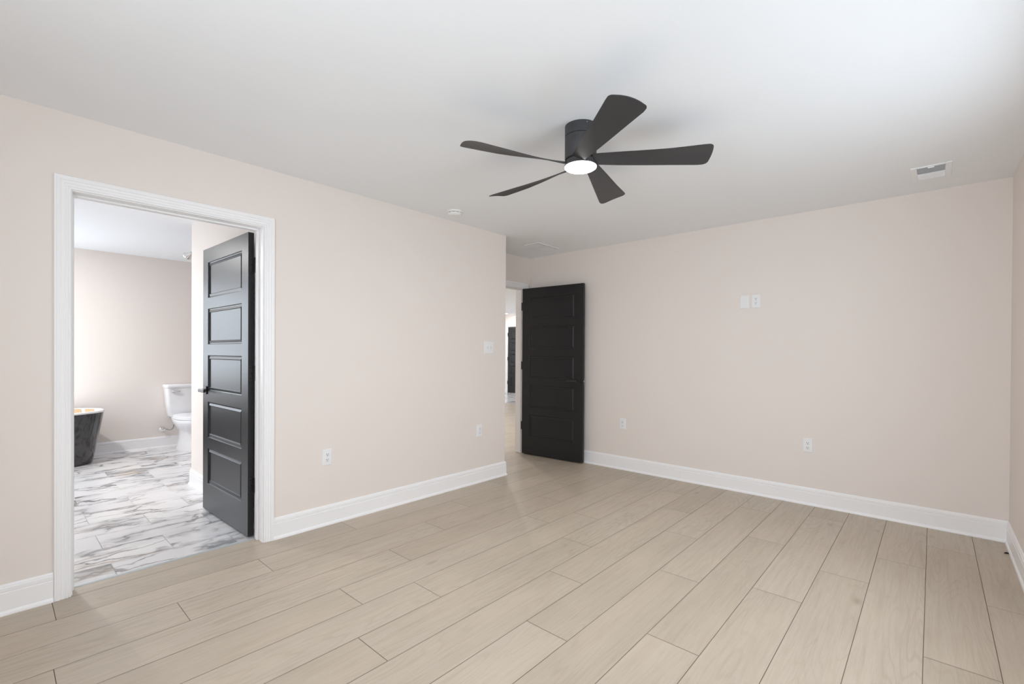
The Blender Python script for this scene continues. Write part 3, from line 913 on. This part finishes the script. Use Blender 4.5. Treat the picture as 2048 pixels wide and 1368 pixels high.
bm = bmesh.new()
add_loft(bm, [egg(0.16, 0.61, 0.128, 0.0), egg(0.16, 0.61, 0.130, 0.02), egg(0.17, 0.575, 0.112, 0.10), egg(0.17, 0.555, 0.100, 0.20), egg(0.165, 0.60, 0.115, 0.255), egg(0.16, 0.665, 0.150, 0.30), egg(0.15, 0.70, 0.176, 0.35), egg(0.14, 0.712, 0.183, 0.385), egg(0.05, 0.708, 0.180, 0.402)])
obj('bowl', bm, M['porcelain'], toi, auto=60)
bm = bmesh.new(); add_loft(bm, [egg(0.215, 0.712, 0.184, 0.403), egg(0.213, 0.716, 0.187, 0.408), egg(0.213, 0.716, 0.187, 0.420), egg(0.217, 0.711, 0.183, 0.424)])
obj('seat', bm, M['plastic'], toi, auto=50)
bm = bmesh.new(); add_loft(bm, [egg(0.213, 0.714, 0.185, 0.4255), egg(0.212, 0.716, 0.187, 0.430), egg(0.214, 0.712, 0.184, 0.440), egg(0.235, 0.66, 0.150, 0.450), egg(0.30, 0.55, 0.07, 0.453)])
obj('seat_lid', bm, M['plastic'], toi, auto=50)
bm = bmesh.new(); add_lathe(bm, [(0.020, 0.380), (0.020, 0.406)], 16, 0.105, -0.145); obj('supply_nut', bm, M['duct'], toi, auto=40)

va = thing('supply_valve', 'chrome water valve on the bathroom wall by the toilet', 'valve', (BX, 1.468, 0.235))
bm = bmesh.new(); add_tube(bm, [(0.0, 0, 0), (0.004, 0, 0), (0.010, 0, 0)], [0.032, 0.031, 0.014], 28); obj('escutcheon', bm, M['chrome'], va, auto=40)
bm = bmesh.new(); add_tube(bm, [(0.006, 0, 0), (0.052, 0, 0)], 0.010, 14); add_tube(bm, [(0.040, 0, 0), (0.040, 0.034, 0)], 0.009, 14); obj('valve_body', bm, M['chrome'], va, auto=40)
bm = bmesh.new(); rings = []
for t, r in ((0.050, 0.010), (0.054, 0.019), (0.064, 0.020), (0.068, 0.012)):
    rings.append([(t, r * 1.35 * math.cos(2 * math.pi * k / 20), r * 0.8 * math.sin(2 * math.pi * k / 20), ) for k in range(20)])
add_loft(bm, rings); obj('valve_handle', bm, M['chrome'], va, auto=40)
bm = bmesh.new(); P = [(0.040, 0.0365, 0.0), (0.045, 0.065, -0.010), (0.060, 0.090, -0.006), (0.080, 0.107, 0.028), (0.098, 0.104, 0.070), (0.108, 0.090, 0.105), (0.106, 0.081, 0.135), (0.105, 0.077, 0.150)]
pts = []
for i in range(len(P) - 1):
    p0, p1, p2, p3 = (Vector(P[max(0, i - 1)]), Vector(P[i]), Vector(P[i + 1]), Vector(P[min(len(P) - 1, i + 2)]))
    for k in range(6):
        t = k / 6; pts.append(0.5 * ((2 * p1) + (p2 - p0) * t + (2 * p0 - 5 * p1 + 4 * p2 - p3) * t * t + (3 * p1 - p0 - 3 * p2 + p3) * t ** 3))
pts.append(Vector(P[-1]))
add_tube(bm, pts, 0.0065, 10); hs = obj('supply_hose', bm, M['braid'], toi, smooth=True, loc=(0, 1.468 - 1.69, 0.235)); hs['label'] = 'grey braided hose'

sh = thing('shower_head', 'small chrome fitting high on the short bathroom wall corner', 'shower head', (-1.93, 1.31, 2.205))
bm = bmesh.new(); add_tube(bm, [(0, 0, 0), (-0.006, 0, 0)], [0.028, 0.024], 24); obj('flange', bm, M['chrome'], sh, auto=40)
bm = bmesh.new(); add_tube(bm, [(-0.004, 0, 0), (-0.09, -0.005, 0.012), (-0.14, -0.012, 0.008), (-0.17, -0.020, -0.008)], 0.010, 12); obj('arm', bm, M['chrome'], sh, smooth=True)
bm = bmesh.new(); add_tube(bm, [(-0.165, -0.018, -0.004), (-0.19, -0.030, -0.020), (-0.215, -0.045, -0.034), (-0.221, -0.048, -0.038)], [0.014, 0.020, 0.040, 0.038], 24); obj('spray_head', bm, M['chrome'], sh, auto=40)

# ------------------------------------------------------------------ small things
bm = bmesh.new()
add_tube(bm, [(3.590, 4.272, 0.004), (3.598, 4.276, 0.006), (3.606, 4.280, 0.0055), (3.611, 4.284, 0.003)], [0.003, 0.0055, 0.005, 0.0022], 8)
tag(obj('floor_scrap', bm, M['speck'], smooth=True), 'tiny black scrap on the floor against the baseboard near the far corner', 'scrap')
